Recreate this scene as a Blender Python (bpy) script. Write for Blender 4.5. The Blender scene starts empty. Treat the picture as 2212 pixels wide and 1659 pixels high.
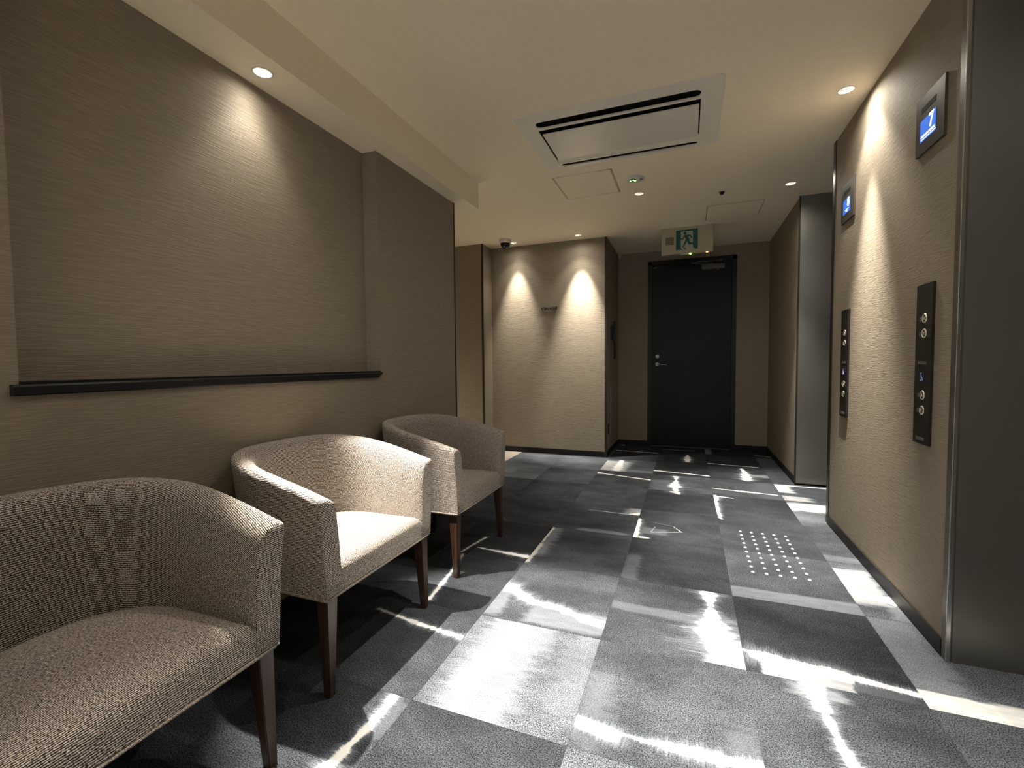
import bpy, bmesh, math, random
from mathutils import Matrix, Vector
random.seed(7)
C = bpy.context.scene.collection
SC = bpy.context.scene

# ------------------------------------------------------------------ camera
F_PX = 985.03
YAW, PITCH, ROLL = -0.36844646, 0.04579729, -0.00926177
CAM_H = 1.065
Ry = Matrix(((math.cos(YAW), -math.sin(YAW), 0), (math.sin(YAW), math.cos(YAW), 0), (0, 0, 1)))
B = Matrix(((1, 0, 0), (0, 0, -1), (0, 1, 0)))
Rp = Matrix(((1, 0, 0), (0, math.cos(PITCH), -math.sin(PITCH)), (0, math.sin(PITCH), math.cos(PITCH))))
Rr = Matrix(((math.cos(ROLL), -math.sin(ROLL), 0), (math.sin(ROLL), math.cos(ROLL), 0), (0, 0, 1)))
M = Rr @ Rp @ B @ Ry
cd = bpy.data.cameras.new('camera')
cam = bpy.data.objects.new('camera', cd)
C.objects.link(cam)
r0, r1, r2 = M[0], M[1], M[2]
cam.matrix_world = Matrix(((r0[0], -r1[0], -r2[0], 0), (r0[1], -r1[1], -r2[1], 0), (r0[2], -r1[2], -r2[2], CAM_H), (0, 0, 0, 1)))
cd.sensor_width = 36.0
cd.lens = F_PX / 2212 * 36.0
cd.clip_start = 0.02
SC.camera = cam

# ------------------------------------------------------------------ world, light constants, exposure
w = bpy.data.worlds.new('world'); SC.world = w; w.use_nodes = True
w.node_tree.nodes['Background'].inputs[0].default_value = (0.80, 0.90, 1.0, 1)
w.node_tree.nodes['Background'].inputs[1].default_value = 0.8
SC.view_settings.view_transform = 'Standard'
SC.view_settings.look = 'None'
SC.view_settings.gamma = 1
SC.view_settings.use_curve_mapping = False
SC.view_settings.exposure = 1.55
SC.cycles.use_denoising = True
SC.cycles.max_bounces = 8
SC.cycles.diffuse_bounces = 5
SC.cycles.sample_clamp_indirect = 6
SC.cycles.caustics_reflective = False
SC.cycles.caustics_refractive = False
LAMP_COL = (1.0, 0.935, 0.81)

# ------------------------------------------------------------------ node helpers
def new_mat(name):
    m = bpy.data.materials.new(name); m.use_nodes = True
    nt = m.node_tree
    return m, nt, nt.nodes['Principled BSDF']

def N(nt, kind, **kw):
    n = nt.nodes.new(kind)
    for k, v in kw.items():
        if k == 'inp':
            for i, x in v.items():
                if hasattr(x, 'is_output'): nt.links.new(x, n.inputs[i])
                else: n.inputs[i].default_value = x
        else: setattr(n, k, v)
    return n

def mth(nt, op, a, b=None, c=None, clamp=False):
    n = nt.nodes.new('ShaderNodeMath'); n.operation = op; n.use_clamp = clamp
    for i, x in enumerate((a, b, c)):
        if x is None: continue
        if hasattr(x, 'is_output'): nt.links.new(x, n.inputs[i])
        else: n.inputs[i].default_value = x
    return n.outputs[0]

def smooth(nt, v, a, b, oa=0.0, ob=1.0):
    n = N(nt, 'ShaderNodeMapRange', interpolation_type='SMOOTHSTEP', inp={0: v, 1: a, 2: b, 3: oa, 4: ob})
    return n.outputs[0]

def plain(name, col, rough=0.6, metal=0.0, spec=0.5, emit=None, estr=0.0):
    m, nt, p = new_mat(name)
    p.inputs['Base Color'].default_value = (*col, 1)
    p.inputs['Roughness'].default_value = rough
    p.inputs['Metallic'].default_value = metal
    p.inputs['Specular IOR Level'].default_value = spec
    if emit:
        p.inputs['Emission Color'].default_value = (*emit, 1)
        p.inputs['Emission Strength'].default_value = estr
    if emit is None and metal < 0.5:   # slight unevenness
        n = N(nt, 'ShaderNodeTexNoise', inp={'Scale': 40.0})
        r = N(nt, 'ShaderNodeMapRange', inp={0: n.outputs[0], 3: rough * 0.9, 4: min(1, rough * 1.1)})
        nt.links.new(r.outputs[0], p.inputs['Roughness'])
    return m

# ------------------------------------------------------------------ materials
def wallpaper(name, col, amp=1.0, hz=15.0, vz=430.0, var=0.18):
    m, nt, p = new_mat(name)
    tc = N(nt, 'ShaderNodeTexCoord')
    mp = N(nt, 'ShaderNodeMapping', inp={'Vector': tc.outputs['Object'], 'Scale': (hz, hz, vz)})
    warp = N(nt, 'ShaderNodeTexNoise', inp={'Vector': tc.outputs['Object'], 'Scale': 9.0, 'Detail': 2.0})
    wv = N(nt, 'ShaderNodeVectorMath', operation='MULTIPLY_ADD', inp={0: warp.outputs['Color'], 1: (0.0, 0.0, 3.4), 2: mp.outputs[0]})
    n1 = N(nt, 'ShaderNodeTexNoise', inp={'Vector': wv.outputs[0], 'Scale': 1.0, 'Detail': 1.5, 'Roughness': 0.5})
    mp2 = N(nt, 'ShaderNodeMapping', inp={'Vector': tc.outputs['Object'], 'Scale': (900, 900, 120)})
    n2 = N(nt, 'ShaderNodeTexNoise', inp={'Vector': mp2.outputs[0], 'Scale': 1.0, 'Detail': 1.0})
    ridge = smooth(nt, n1.outputs[0], 0.38, 0.60)
    h = mth(nt, 'ADD', mth(nt, 'MULTIPLY', ridge, 0.00048 * amp), mth(nt, 'MULTIPLY', n2.outputs[0], 0.00022 * amp))
    bp = N(nt, 'ShaderNodeBump', inp={'Height': h, 'Strength': 1.0, 'Distance': 1.0})
    nt.links.new(bp.outputs[0], p.inputs['Normal'])
    f = mth(nt, 'ADD', mth(nt, 'MULTIPLY', ridge, var), mth(nt, 'MULTIPLY', n2.outputs[0], var * 0.8))
    f = mth(nt, 'ADD', f, 1.0 - var * 0.9)
    mix = N(nt, 'ShaderNodeVectorMath', operation='SCALE', inp={0: col, 'Scale': f})
    nt.links.new(mix.outputs[0], p.inputs['Base Color'])
    p.inputs['Roughness'].default_value = 0.7
    p.inputs['Specular IOR Level'].default_value = 0.25
    return m

M_WALL = wallpaper('ribbed_wallpaper', (0.275, 0.231, 0.176))
M_CEIL = wallpaper('ceiling_paper', (0.90, 0.81, 0.65), amp=0.06, hz=30, vz=300, var=0.02)
M_BASE = plain('dark_baseboard', (0.011, 0.009, 0.008), 0.5, spec=0.3)
M_TRIM = plain('dark_bronze_trim', (0.03, 0.025, 0.022), 0.4, 0.3)
M_BLACK = plain('black_paint', (0.006, 0.006, 0.007), 0.38, spec=0.35)
M_DOOR = plain('black_door_paint', (0.0035, 0.0035, 0.0042), 0.42, spec=0.3)
M_VOID = plain('dark_void', (0.004, 0.004, 0.004), 0.9)
M_WHITE = plain('white_plastic', (0.62, 0.59, 0.54), 0.45)
M_AC = plain('air_conditioner_plastic', (0.80, 0.765, 0.69), 0.35)
M_CHROME = plain('chrome', (0.9, 0.9, 0.88), 0.16, 1.0)
M_STEELB = plain('bright_steel', (0.62, 0.61, 0.58), 0.25, 1.0)
M_GREYP = plain('grey_plastic', (0.11, 0.10, 0.09), 0.5)

def brushed():
    m, nt, p = new_mat('brushed_steel')
    tc = N(nt, 'ShaderNodeTexCoord')
    mp = N(nt, 'ShaderNodeMapping', inp={'Vector': tc.outputs['Object'], 'Scale': (1400, 1400, 6)})
    n = N(nt, 'ShaderNodeTexNoise', inp={'Vector': mp.outputs[0], 'Scale': 1.0, 'Detail': 2.0})
    b = N(nt, 'ShaderNodeBump', inp={'Height': n.outputs[0], 'Strength': 0.12, 'Distance': 0.0005})
    nt.links.new(b.outputs[0], p.inputs['Normal'])
    big = N(nt, 'ShaderNodeTexNoise', inp={'Vector': tc.outputs['Object'], 'Scale': 5.0})
    r = N(nt, 'ShaderNodeMapRange', inp={0: big.outputs[0], 3: 0.40, 4: 0.46})
    nt.links.new(r.outputs[0], p.inputs['Roughness'])
    p.inputs['Base Color'].default_value = (0.27, 0.258, 0.242, 1)
    p.inputs['Metallic'].default_value = 1.0
    return m
M_STEEL = brushed()

def fabric():
    m, nt, p = new_mat('chenille_fabric')
    uv = N(nt, 'ShaderNodeUVMap'); uv.uv_map = 'UVMap'
    tc = N(nt, 'ShaderNodeTexCoord')
    warp = N(nt, 'ShaderNodeTexNoise', inp={'Vector': uv.outputs[0], 'Scale': 70.0, 'Detail': 2.0})
    sep = N(nt, 'ShaderNodeSeparateXYZ', inp={0: uv.outputs[0]})
    v = mth(nt, 'ADD', sep.outputs[1], mth(nt, 'MULTIPLY', mth(nt, 'SUBTRACT', warp.outputs[0], 0.5), 0.0035))
    row = mth(nt, 'SINE', mth(nt, 'MULTIPLY', v, 2 * math.pi / 0.0052))
    # broken dashes along the rows
    mp = N(nt, 'ShaderNodeMapping', inp={'Vector': uv.outputs[0], 'Scale': (210, 400, 1)})
    dash = N(nt, 'ShaderNodeTexNoise', inp={'Vector': mp.outputs[0], 'Scale': 1.0, 'Detail': 2.0})
    mp3 = N(nt, 'ShaderNodeMapping', inp={'Vector': uv.outputs[0], 'Scale': (420, 60, 1)})
    slub = N(nt, 'ShaderNodeTexNoise', inp={'Vector': mp3.outputs[0], 'Scale': 1.0, 'Detail': 2.0})
    fine = N(nt, 'ShaderNodeTexNoise', inp={'Vector': tc.outputs['Object'], 'Scale': 420.0, 'Detail': 2.0})
    r01 = mth(nt, 'MULTIPLY_ADD', row, 0.5, 0.5)
    a = mth(nt, 'ADD', mth(nt, 'MULTIPLY', r01, 0.34), mth(nt, 'MULTIPLY', dash.outputs[0], 1.15))
    a = mth(nt, 'ADD', a, mth(nt, 'MULTIPLY', slub.outputs[0], 0.45))
    a = mth(nt, 'ADD', a, mth(nt, 'MULTIPLY', fine.outputs[0], 0.40))
    f = smooth(nt, a, 0.94, 1.40)
    ramp = N(nt, 'ShaderNodeValToRGB', inp={0: f})
    e = ramp.color_ramp.elements
    e[0].position = 0.0; e[0].color = (0.014, 0.011, 0.010, 1)
    e[1].position = 1.0; e[1].color = (0.66, 0.59, 0.53, 1)
    k = e.new(0.38); k.color = (0.14, 0.112, 0.096, 1)
    k = e.new(0.62); k.color = (0.41, 0.345, 0.295, 1)
    nt.links.new(ramp.outputs[0], p.inputs['Base Color'])
    h = mth(nt, 'ADD', mth(nt, 'MULTIPLY', r01, 0.0007), mth(nt, 'MULTIPLY', f, 0.0016))
    bp = N(nt, 'ShaderNodeBump', inp={'Height': h, 'Strength': 0.8, 'Distance': 1.0})
    nt.links.new(bp.outputs[0], p.inputs['Normal'])
    p.inputs['Roughness'].default_value = 0.95
    p.inputs['Specular IOR Level'].default_value = 0.15
    p.inputs['Sheen Weight'].default_value = 0.15
    return m
M_FABRIC = fabric()

def wood():
    m, nt, p = new_mat('dark_stained_wood')
    tc = N(nt, 'ShaderNodeTexCoord')
    mp = N(nt, 'ShaderNodeMapping', inp={'Vector': tc.outputs['Object'], 'Scale': (120, 120, 5)})
    n = N(nt, 'ShaderNodeTexNoise', inp={'Vector': mp.outputs[0], 'Scale': 1.0, 'Detail': 4.0})
    ramp = N(nt, 'ShaderNodeValToRGB', inp={0: n.outputs[0]})
    e = ramp.color_ramp.elements
    e[0].position = 0.3; e[0].color = (0.018, 0.009, 0.006, 1)
    e[1].position = 0.75; e[1].color = (0.062, 0.027, 0.016, 1)
    nt.links.new(ramp.outputs[0], p.inputs['Base Color'])
    p.inputs['Roughness'].default_value = 0.38
    return m
M_WOOD = wood()

# ---- carpet: one node group draws a dyed streak, another a pale patch
def streak_group():
    g = bpy.data.node_groups.new('streak', 'ShaderNodeTree')
    for nme, tp in (('P', 'NodeSocketVector'), ('A', 'NodeSocketVector'), ('B', 'NodeSocketVector'), ('W0', 'NodeSocketFloat'),
                    ('W1', 'NodeSocketFloat'), ('Fringe', 'NodeSocketFloat'), ('Strength', 'NodeSocketFloat')):
        g.interface.new_socket(nme, in_out='INPUT', socket_type=tp)
    g.interface.new_socket('I', in_out='OUTPUT', socket_type='NodeSocketFloat')
    gi = g.nodes.new('NodeGroupInput'); go = g.nodes.new('NodeGroupOutput')
    P, A, Bv, W0, W1, FR, ST = gi.outputs[:7]
    ab = N(g, 'ShaderNodeVectorMath', operation='SUBTRACT', inp={0: Bv, 1: A}).outputs[0]
    L = N(g, 'ShaderNodeVectorMath', operation='LENGTH', inp={0: ab}).outputs['Value']
    dirv = N(g, 'ShaderNodeVectorMath', operation='NORMALIZE', inp={0: ab}).outputs[0]
    wob = N(g, 'ShaderNodeTexNoise', inp={'Vector': P, 'Scale': 30.0, 'Detail': 3.0})
    wobv = N(g, 'ShaderNodeVectorMath', operation='SUBTRACT', inp={0: wob.outputs['Color'], 1: (0.5, 0.5, 0.5)})
    wobs = N(g, 'ShaderNodeVectorMath', operation='SCALE', inp={0: wobv.outputs[0], 'Scale': mth(g, 'MULTIPLY', FR, 0.018)})
    P2 = N(g, 'ShaderNodeVectorMath', operation='ADD', inp={0: P, 1: wobs.outputs[0]}).outputs[0]
    ap = N(g, 'ShaderNodeVectorMath', operation='SUBTRACT', inp={0: P2, 1: A}).outputs[0]
    al = N(g, 'ShaderNodeVectorMath', operation='DOT_PRODUCT', inp={0: ap, 1: dirv}).outputs['Value']
    alc = mth(g, 'MINIMUM', mth(g, 'MAXIMUM', al, 0.0), L)
    t = mth(g, 'DIVIDE', alc, L)
    proj = N(g, 'ShaderNodeVectorMath', operation='SCALE', inp={0: dirv, 'Scale': alc}).outputs[0]
    d = N(g, 'ShaderNodeVectorMath', operation='DISTANCE', inp={0: ap, 1: proj}).outputs['Value']
    # noise that varies quickly along the streak, slowly across: feathered fringes
    perp = mth(g, 'SUBTRACT', N(g, 'ShaderNodeVectorMath', operation='LENGTH', inp={0: ap}).outputs['Value'], 0.0)
    comb = N(g, 'ShaderNodeCombineXYZ', inp={0: mth(g, 'MULTIPLY', al, 260.0), 1: mth(g, 'MULTIPLY', d, 22.0), 2: mth(g, 'MULTIPLY', L, 37.0)})
    fr = N(g, 'ShaderNodeTexNoise', inp={'Vector': comb.outputs[0], 'Scale': 1.0, 'Detail': 3.0, 'Roughness': 0.6}).outputs[0]
    comb2 = N(g, 'ShaderNodeCombineXYZ', inp={0: mth(g, 'MULTIPLY', al, 17.0), 1: mth(g, 'MULTIPLY', L, 91.0)})
    fat = N(g, 'ShaderNodeTexNoise', inp={'Vector': comb2.outputs[0], 'Scale': 1.0, 'Detail': 1.0}).outputs[0]
    wd = mth(g, 'MULTIPLY', mth(g, 'MULTIPLY_ADD', t, mth(g, 'SUBTRACT', W1, W0), W0), 0.74)
    k = mth(g, 'MULTIPLY_ADD', mth(g, 'SUBTRACT', fr, 0.5), mth(g, 'MULTIPLY', FR, 1.35), 1.0)
    k2 = mth(g, 'MULTIPLY_ADD', mth(g, 'SUBTRACT', fat, 0.5), mth(g, 'MULTIPLY', FR, 2.6), 1.0)
    wd = mth(g, 'MAXIMUM', mth(g, 'MULTIPLY', wd, mth(g, 'MULTIPLY', k, k2)), 0.0015)
    q = mth(g, 'DIVIDE', d, wd)
    core = smooth(g, q, 1.5, 0.5)
    halo = mth(g, 'MULTIPLY', smooth(g, q, 3.2, 0.3), mth(g, 'MULTIPLY', fr, 0.72))
    I = mth(g, 'MULTIPLY', mth(g, 'MAXIMUM', core, halo), ST)
    g.links.new(I, go.inputs[0])
    return g
G_STREAK = streak_group()

def patch_group():
    g = bpy.data.node_groups.new('patch', 'ShaderNodeTree')
    for nme, tp in (('P', 'NodeSocketVector'), ('Cn', 'NodeSocketVector'), ('Half', 'NodeSocketVector'), ('Soft', 'NodeSocketVector'), ('Strength', 'NodeSocketFloat')):
        g.interface.new_socket(nme, in_out='INPUT', socket_type=tp)
    g.interface.new_socket('I', in_out='OUTPUT', socket_type='NodeSocketFloat')
    gi = g.nodes.new('NodeGroupInput'); go = g.nodes.new('NodeGroupOutput')
    P, Cn, H, S, ST = gi.outputs[:5]
    mp = N(g, 'ShaderNodeMapping', inp={'Vector': P, 'Scale': (9, 40, 1)})
    n = N(g, 'ShaderNodeTexNoise', inp={'Vector': mp.outputs[0], 'Scale': 1.0, 'Detail': 3.0}).outputs[0]
    dv = N(g, 'ShaderNodeVectorMath', operation='SUBTRACT', inp={0: P, 1: Cn}).outputs[0]
    da = N(g, 'ShaderNodeVectorMath', operation='ABSOLUTE', inp={0: dv}).outputs[0]
    ex = N(g, 'ShaderNodeVectorMath', operation='SUBTRACT', inp={0: da, 1: H}).outputs[0]
    ns = N(g, 'ShaderNodeVectorMath', operation='DIVIDE', inp={0: ex, 1: S}).outputs[0]
    sp = N(g, 'ShaderNodeSeparateXYZ', inp={0: ns})
    nn = mth(g, 'MULTIPLY', mth(g, 'SUBTRACT', n, 0.5), 1.6)
    fx = smooth(g, mth(g, 'ADD', sp.outputs[0], nn), 1.0, 0.0)
    fy = smooth(g, mth(g, 'ADD', sp.outputs[1], nn), 1.0, 0.0)
    I = mth(g, 'MULTIPLY', mth(g, 'MULTIPLY', fx, fy), mth(g, 'MULTIPLY', ST, mth(g, 'MULTIPLY_ADD', n, 0.5, 0.75)))
    g.links.new(I, go.inputs[0])
    return g
G_PATCH = patch_group()

def carpet(name, lo, hi, streaks=(), patches=(), seed=0.0):
    m, nt, p = new_mat(name)
    tc = N(nt, 'ShaderNodeTexCoord')
    P = tc.outputs['Object']
    mp = N(nt, 'ShaderNodeMapping', inp={'Vector': P, 'Location': (seed, seed * 0.7, 0), 'Scale': (3.6, 5.5, 1)})
    cl = N(nt, 'ShaderNodeTexNoise', inp={'Vector': mp.outputs[0], 'Scale': 1.0, 'Detail': 5.0, 'Roughness': 0.6})
    c = smooth(nt, cl.outputs[0], 0.30, 0.74)
    mid = N(nt, 'ShaderNodeTexNoise', inp={'Vector': P, 'Scale': 42.0, 'Detail': 3.0}).outputs[0]
    c = mth(nt, 'MULTIPLY_ADD', mth(nt, 'SUBTRACT', mid, 0.5), 0.5, mth(nt, 'MULTIPLY_ADD', c, 0.62, 0.19))
    base = mth(nt, 'MULTIPLY_ADD', c, hi * 1.05 - lo * 0.62, lo * 0.62)
    I = None
    for s in streaks:
        g = N(nt, 'ShaderNodeGroup', node_tree=G_STREAK)
        x0, y0, x1, y1, w0, w1, fr, st = s
        nt.links.new(P, g.inputs[0])
        g.inputs[1].default_value = (x0, y0, 0); g.inputs[2].default_value = (x1, y1, 0)
        g.inputs[3].default_value = w0; g.inputs[4].default_value = w1
        g.inputs[5].default_value = fr; g.inputs[6].default_value = st
        I = g.outputs[0] if I is None else mth(nt, 'MAXIMUM', I, g.outputs[0])
    for s in patches:
        g = N(nt, 'ShaderNodeGroup', node_tree=G_PATCH)
        cx, cy, hx, hy, sx, sy, st = s
        nt.links.new(P, g.inputs[0])
        g.inputs[1].default_value = (cx, cy, 0); g.inputs[2].default_value = (hx, hy, 10)
        g.inputs[3].default_value = (sx, sy, 1); g.inputs[4].default_value = st
        I = g.outputs[0] if I is None else mth(nt, 'MAXIMUM', I, g.outputs[0])
    fine = N(nt, 'ShaderNodeTexNoise', inp={'Vector': P, 'Scale': 260.0, 'Detail': 3.0, 'Roughness': 0.75}).outputs[0]
    pile = smooth(nt, fine, 0.34, 0.68, 0.0, 2.2)
    alb = base
    if I is not None:
        inv = mth(nt, 'SUBTRACT', 1.0, I, clamp=True)
        alb = mth(nt, 'ADD', mth(nt, 'MULTIPLY', mth(nt, 'MULTIPLY', base, pile), inv), mth(nt, 'MULTIPLY', mth(nt, 'POWER', I, 1.7), 0.90))
    else:
        alb = mth(nt, 'MULTIPLY', base, pile)
    tint = N(nt, 'ShaderNodeMix', data_type='RGBA', inp={6: (0.88, 0.96, 1.13, 1), 7: (1, 1, 1, 1)})
    nt.links.new(smooth(nt, alb, 0.08, 0.5), tint.inputs[0])
    col = N(nt, 'ShaderNodeVectorMath', operation='SCALE', inp={0: tint.outputs[2], 'Scale': alb})
    nt.links.new(col.outputs[0], p.inputs['Base Color'])
    bp = N(nt, 'ShaderNodeBump', inp={'Height': fine, 'Strength': 0.55, 'Distance': 0.004})
    nt.links.new(bp.outputs[0], p.inputs['Normal'])
    p.inputs['Roughness'].default_value = 0.95
    p.inputs['Specular IOR Level'].default_value = 0.1
    return m

# ------------------------------------------------------------------ mesh helpers
def bm_box(bm, x0, x1, y0, y1, z0, z1):
    v = [bm.verts.new(p) for p in ((x0, y0, z0), (x1, y0, z0), (x1, y1, z0), (x0, y1, z0), (x0, y0, z1), (x1, y0, z1), (x1, y1, z1), (x0, y1, z1))]
    fs = [bm.faces.new([v[i] for i in f]) for f in ((3, 2, 1, 0), (4, 5, 6, 7), (0, 1, 5, 4), (1, 2, 6, 5), (2, 3, 7, 6), (3, 0, 4, 7))]
    return v, fs

def obj(name, bm, mat, parent=None, smooth_=False, loc=None):
    bmesh.ops.recalc_face_normals(bm, faces=bm.faces)
    me = bpy.data.meshes.new(name); bm.to_mesh(me); bm.free()
    if mat: me.materials.append(mat)
    if smooth_:
        for f in me.polygons: f.use_smooth = True
    o = bpy.data.objects.new(name, me); C.objects.link(o)
    if parent: o.parent = parent
    if loc: o.location = loc
    return o

def boxes(name, lst, mat, parent=None, bevel=0.0):
    bm = bmesh.new()
    for b in lst: bm_box(bm, *b)
    if bevel:
        bmesh.ops.bevel(bm, geom=bm.edges[:], offset=bevel, segments=2, affect='EDGES')
    return obj(name, bm, mat, parent)

def struct(o): o['kind'] = 'structure'; return o
def tag(o, label, cat, group=None):
    o['label'] = label; o['category'] = cat
    if group: o['group'] = group
    return o
def thing(name, label, cat, loc, group=None):
    o = bpy.data.objects.new(name, None); C.objects.link(o); o.location = loc; o.empty_display_size = 0.05
    return tag(o, label, cat, group)

def cyl(bm, c, r, h, axis='z', seg=24, r2=None):
    r2 = r if r2 is None else r2
    a, b = [], []
    for i in range(seg):
        t = 2 * math.pi * i / seg
        u, v = math.cos(t), math.sin(t)
        def pt(rr, hh):
            if axis == 'z': return (c[0] + u * rr, c[1] + v * rr, c[2] + hh)
            if axis == 'y': return (c[0] + u * rr, c[1] + hh, c[2] + v * rr)
            return (c[0] + hh, c[1] + u * rr, c[2] + v * rr)
        a.append(bm.verts.new(pt(r, 0))); b.append(bm.verts.new(pt(r2, h)))
    bm.faces.new(a[::-1]); bm.faces.new(b)
    for i in range(seg):
        j = (i + 1) % seg
        bm.faces.new((a[i], a[j], b[j], b[i]))

def lathe(bm, prof, c=(0, 0, 0), seg=32, axis='z'):
    rings = []
    for r, h in prof:
        ring = []
        for i in range(seg):
            t = 2 * math.pi * i / seg
            u, v = math.cos(t) * r, math.sin(t) * r
            p = (u, v, h) if axis == 'z' else ((u, h, v) if axis == 'y' else (h, u, v))
            ring.append(bm.verts.new((c[0] + p[0], c[1] + p[1], c[2] + p[2])))
        rings.append(ring)
    for a, b in zip(rings, rings[1:]):
        for i in range(seg):
            j = (i + 1) % seg
            bm.faces.new((a[i], a[j], b[j], b[i]))

def tube(bm, pts, r, seg=8, closed=False):
    pts = [Vector(p) for p in pts]; n = len(pts); rings = []
    prev = None
    for i, p in enumerate(pts):
        a = pts[(i - 1) % n] if (closed or i > 0) else p
        b = pts[(i + 1) % n] if (closed or i < n - 1) else p
        t = (b - a).normalized()
        up = Vector((0, 0, 1)) if abs(t.z) < 0.9 else Vector((1, 0, 0))
        x = t.cross(up).normalized(); y = x.cross(t)
        rings.append([bm.verts.new(p + x * (r * math.cos(2 * math.pi * k / seg)) + y * (r * math.sin(2 * math.pi * k / seg))) for k in range(seg)])
    rr = rings + ([rings[0]] if closed else [])
    for a, b in zip(rr, rr[1:]):
        for k in range(seg):
            j = (k + 1) % seg
            bm.faces.new((a[k], a[j], b[j], b[k]))
    if not closed:
        bm.faces.new(rings[0][::-1]); bm.faces.new(rings[-1])

def cut(o, cutters):
    for c in cutters:
        md = o.modifiers.new('cut', 'BOOLEAN'); md.operation = 'DIFFERENCE'; md.solver = 'EXACT'; md.object = c
    dg = bpy.context.evaluated_depsgraph_get(); dg.update()
    me = bpy.data.meshes.new_from_object(o.evaluated_get(dg))
    o.modifiers.clear(); old = o.data; o.data = me
    me.name = o.name
    for c in cutters: bpy.data.objects.remove(c, do_unlink=True)

# ------------------------------------------------------------------ layout constants
ZC, ZS = 2.44, 2.24                 # ceiling, soffit
XR, XL, XN = 0.86, -1.613, -1.705   # right wall, left wall, niche back
YB = 6.02                           # far wall
YN = -3.6                           # wall behind the camera
SILL = 1.026

# ------------------------------------------------------------------ structure
boxes_ = boxes
wall_left = struct(boxes('wall_left', [
    (-1.95, XL, YN, 0.640, 0, ZS + .05), (-1.95, XL, 2.128, 3.02, 0, ZS + .05),
    (-1.95, XL, 0.640, 2.128, 0, SILL), (-1.95, XN, 0.640, 2.128, SILL, ZS + .05)], M_WALL))
boxes('corner_trim', [(-1.953, XL + .004, 3.012, 3.026, 0, ZS)], M_TRIM, wall_left)
boxes('end_face', [(-1.95, XL - .004, 3.0, 3.0225, 0.0, ZS)], M_WALL, wall_left)

wall_corr = struct(boxes('wall_corridor', [(-4.2, -2.222, 4.842, 5.25, 0, ZC)], M_WALL))
boxes('corner_trim', [(-2.238, -2.218, 4.838, 4.858, 0, ZC)], M_TRIM, wall_corr)
struct(boxes('wall_corridor_end', [(-4.3, -4.2, 1.5, 5.3, 0, ZC)], M_WALL))
struct(boxes('wall_corridor_near', [(-4.2, -1.95, 2.9, 3.02, 0, ZC)], M_WALL))

wall_mid = struct(boxes('wall_middle', [(-2.24, -0.845, 5.105, 6.3, 0, ZC)], M_WALL))
boxes('corner_trim', [(-0.862, -0.840, 5.099, 5.121, 0, ZC)], M_TRIM, wall_mid)
wall_back = struct(boxes('wall_back', [(-0.85, -0.478, YB, YB + .2, 0, ZC), (0.528, 1.3, YB, YB + .2, 0, ZC), (-0.478, 0.528, YB, YB + .2, 2.315, ZC)], M_WALL))

wall_right = struct(boxes('wall_right', [(XR, 1.22, 2.035, 3.475, 0, ZC)], M_WALL))
boxes('corner_trim', [(XR - .004, XR + .02, 3.465, 3.512, 0, ZC)], M_TRIM, wall_right)
struct(boxes('wall_right_far', [(0.87, 1.22, 4.515, YB + .1, 0, ZC)], M_WALL))
struct(boxes('wall_right_near', [(XR, 1.22, YN, 0.72, 0, ZC)], M_WALL))
# lift reveals in brushed steel
rv = struct(boxes('wall_lift_reveal_near', [(XR + .012, 1.215, 2.004, 2.0345, 0, ZC)], M_STEEL))
boxes('corner_trim', [(XR - .005, XR + .012, 2.007, 2.037, 0, ZC)], plain('matt_steel', (.17, .15, .14), .45, .8), rv)
boxes('corner_bead', [(XR - .006, XR + .006, 2.001, 2.007, 0, ZC)], M_STEELB, rv, 0.0015)
rv = struct(boxes('wall_lift_reveal_far', [(0.872, 1.215, 4.495, 4.515, 0.012, ZC)], M_STEEL))
boxes('corner_trim', [(0.862, 0.872, 4.493, 4.515, 0, ZC)], M_TRIM, rv)
struct(boxes('wall_lift_reveal_near_side', [(XR, 1.215, 0.72, 0.74, 0, ZC)], M_STEEL))
struct(boxes('wall_lift_reveal_far_side', [(XR + .03, 1.215, 3.475, 3.495, 0, ZC)], M_STEEL))
for k, (a, b) in enumerate(((0.74, 2.004), (3.495, 4.495))):
    d = struct(boxes('door_%d' % (k + 2), [(1.19, 1.215, a, b, 2.12, ZC)], M_STEEL))
    mid = (a + b) / 2
    for s0, s1 in ((a + .08, mid - .002), (mid + .002, b - .08)):
        boxes('lift_door_leaf', [(1.195, 1.212, s0, s1, 0.01, 2.12)], M_STEEL, d)
    boxes('lift_jamb', [(1.18, 1.215, a, a + .08, 0, 2.12)], M_STEEL, d)
    boxes('lift_jamb', [(1.18, 1.215, b - .08, b, 0, 2.12)], M_STEEL, d)
    boxes('lift_sill', [(1.13, 1.19, a + .01, b - .01, -.004, 0.002)], M_STEELB, d)
struct(boxes('wall_shaft', [(1.22, 1.3, YN, YB + .2, 0, ZC + .05)], M_WALL))
# wall behind the camera, with an added, unseen window letting in fill light
WX0, WX1, WZ0, WZ1 = -1.35, 0.55, 0.75, 2.15
wn = struct(boxes('wall_behind', [(-2.0, WX0, YN - .15, YN, 0, ZC), (WX1, 1.3, YN - .15, YN, 0, ZC), (WX0, WX1, YN - .15, YN, 0, WZ0), (WX0, WX1, YN - .15, YN, WZ1, ZC)], M_WALL))
wi = struct(boxes('window_1', [(WX0, WX1, YN - .1, YN - .05, WZ0, WZ0 + .04), (WX0, WX1, YN - .1, YN - .05, WZ1 - .04, WZ1),
                               (WX0, WX0 + .04, YN - .1, YN - .05, WZ0, WZ1), (WX1 - .04, WX1, YN - .1, YN - .05, WZ0, WZ1), (-.42, -.38, YN - .1, YN - .05, WZ0, WZ1)], M_BLACK))

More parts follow.
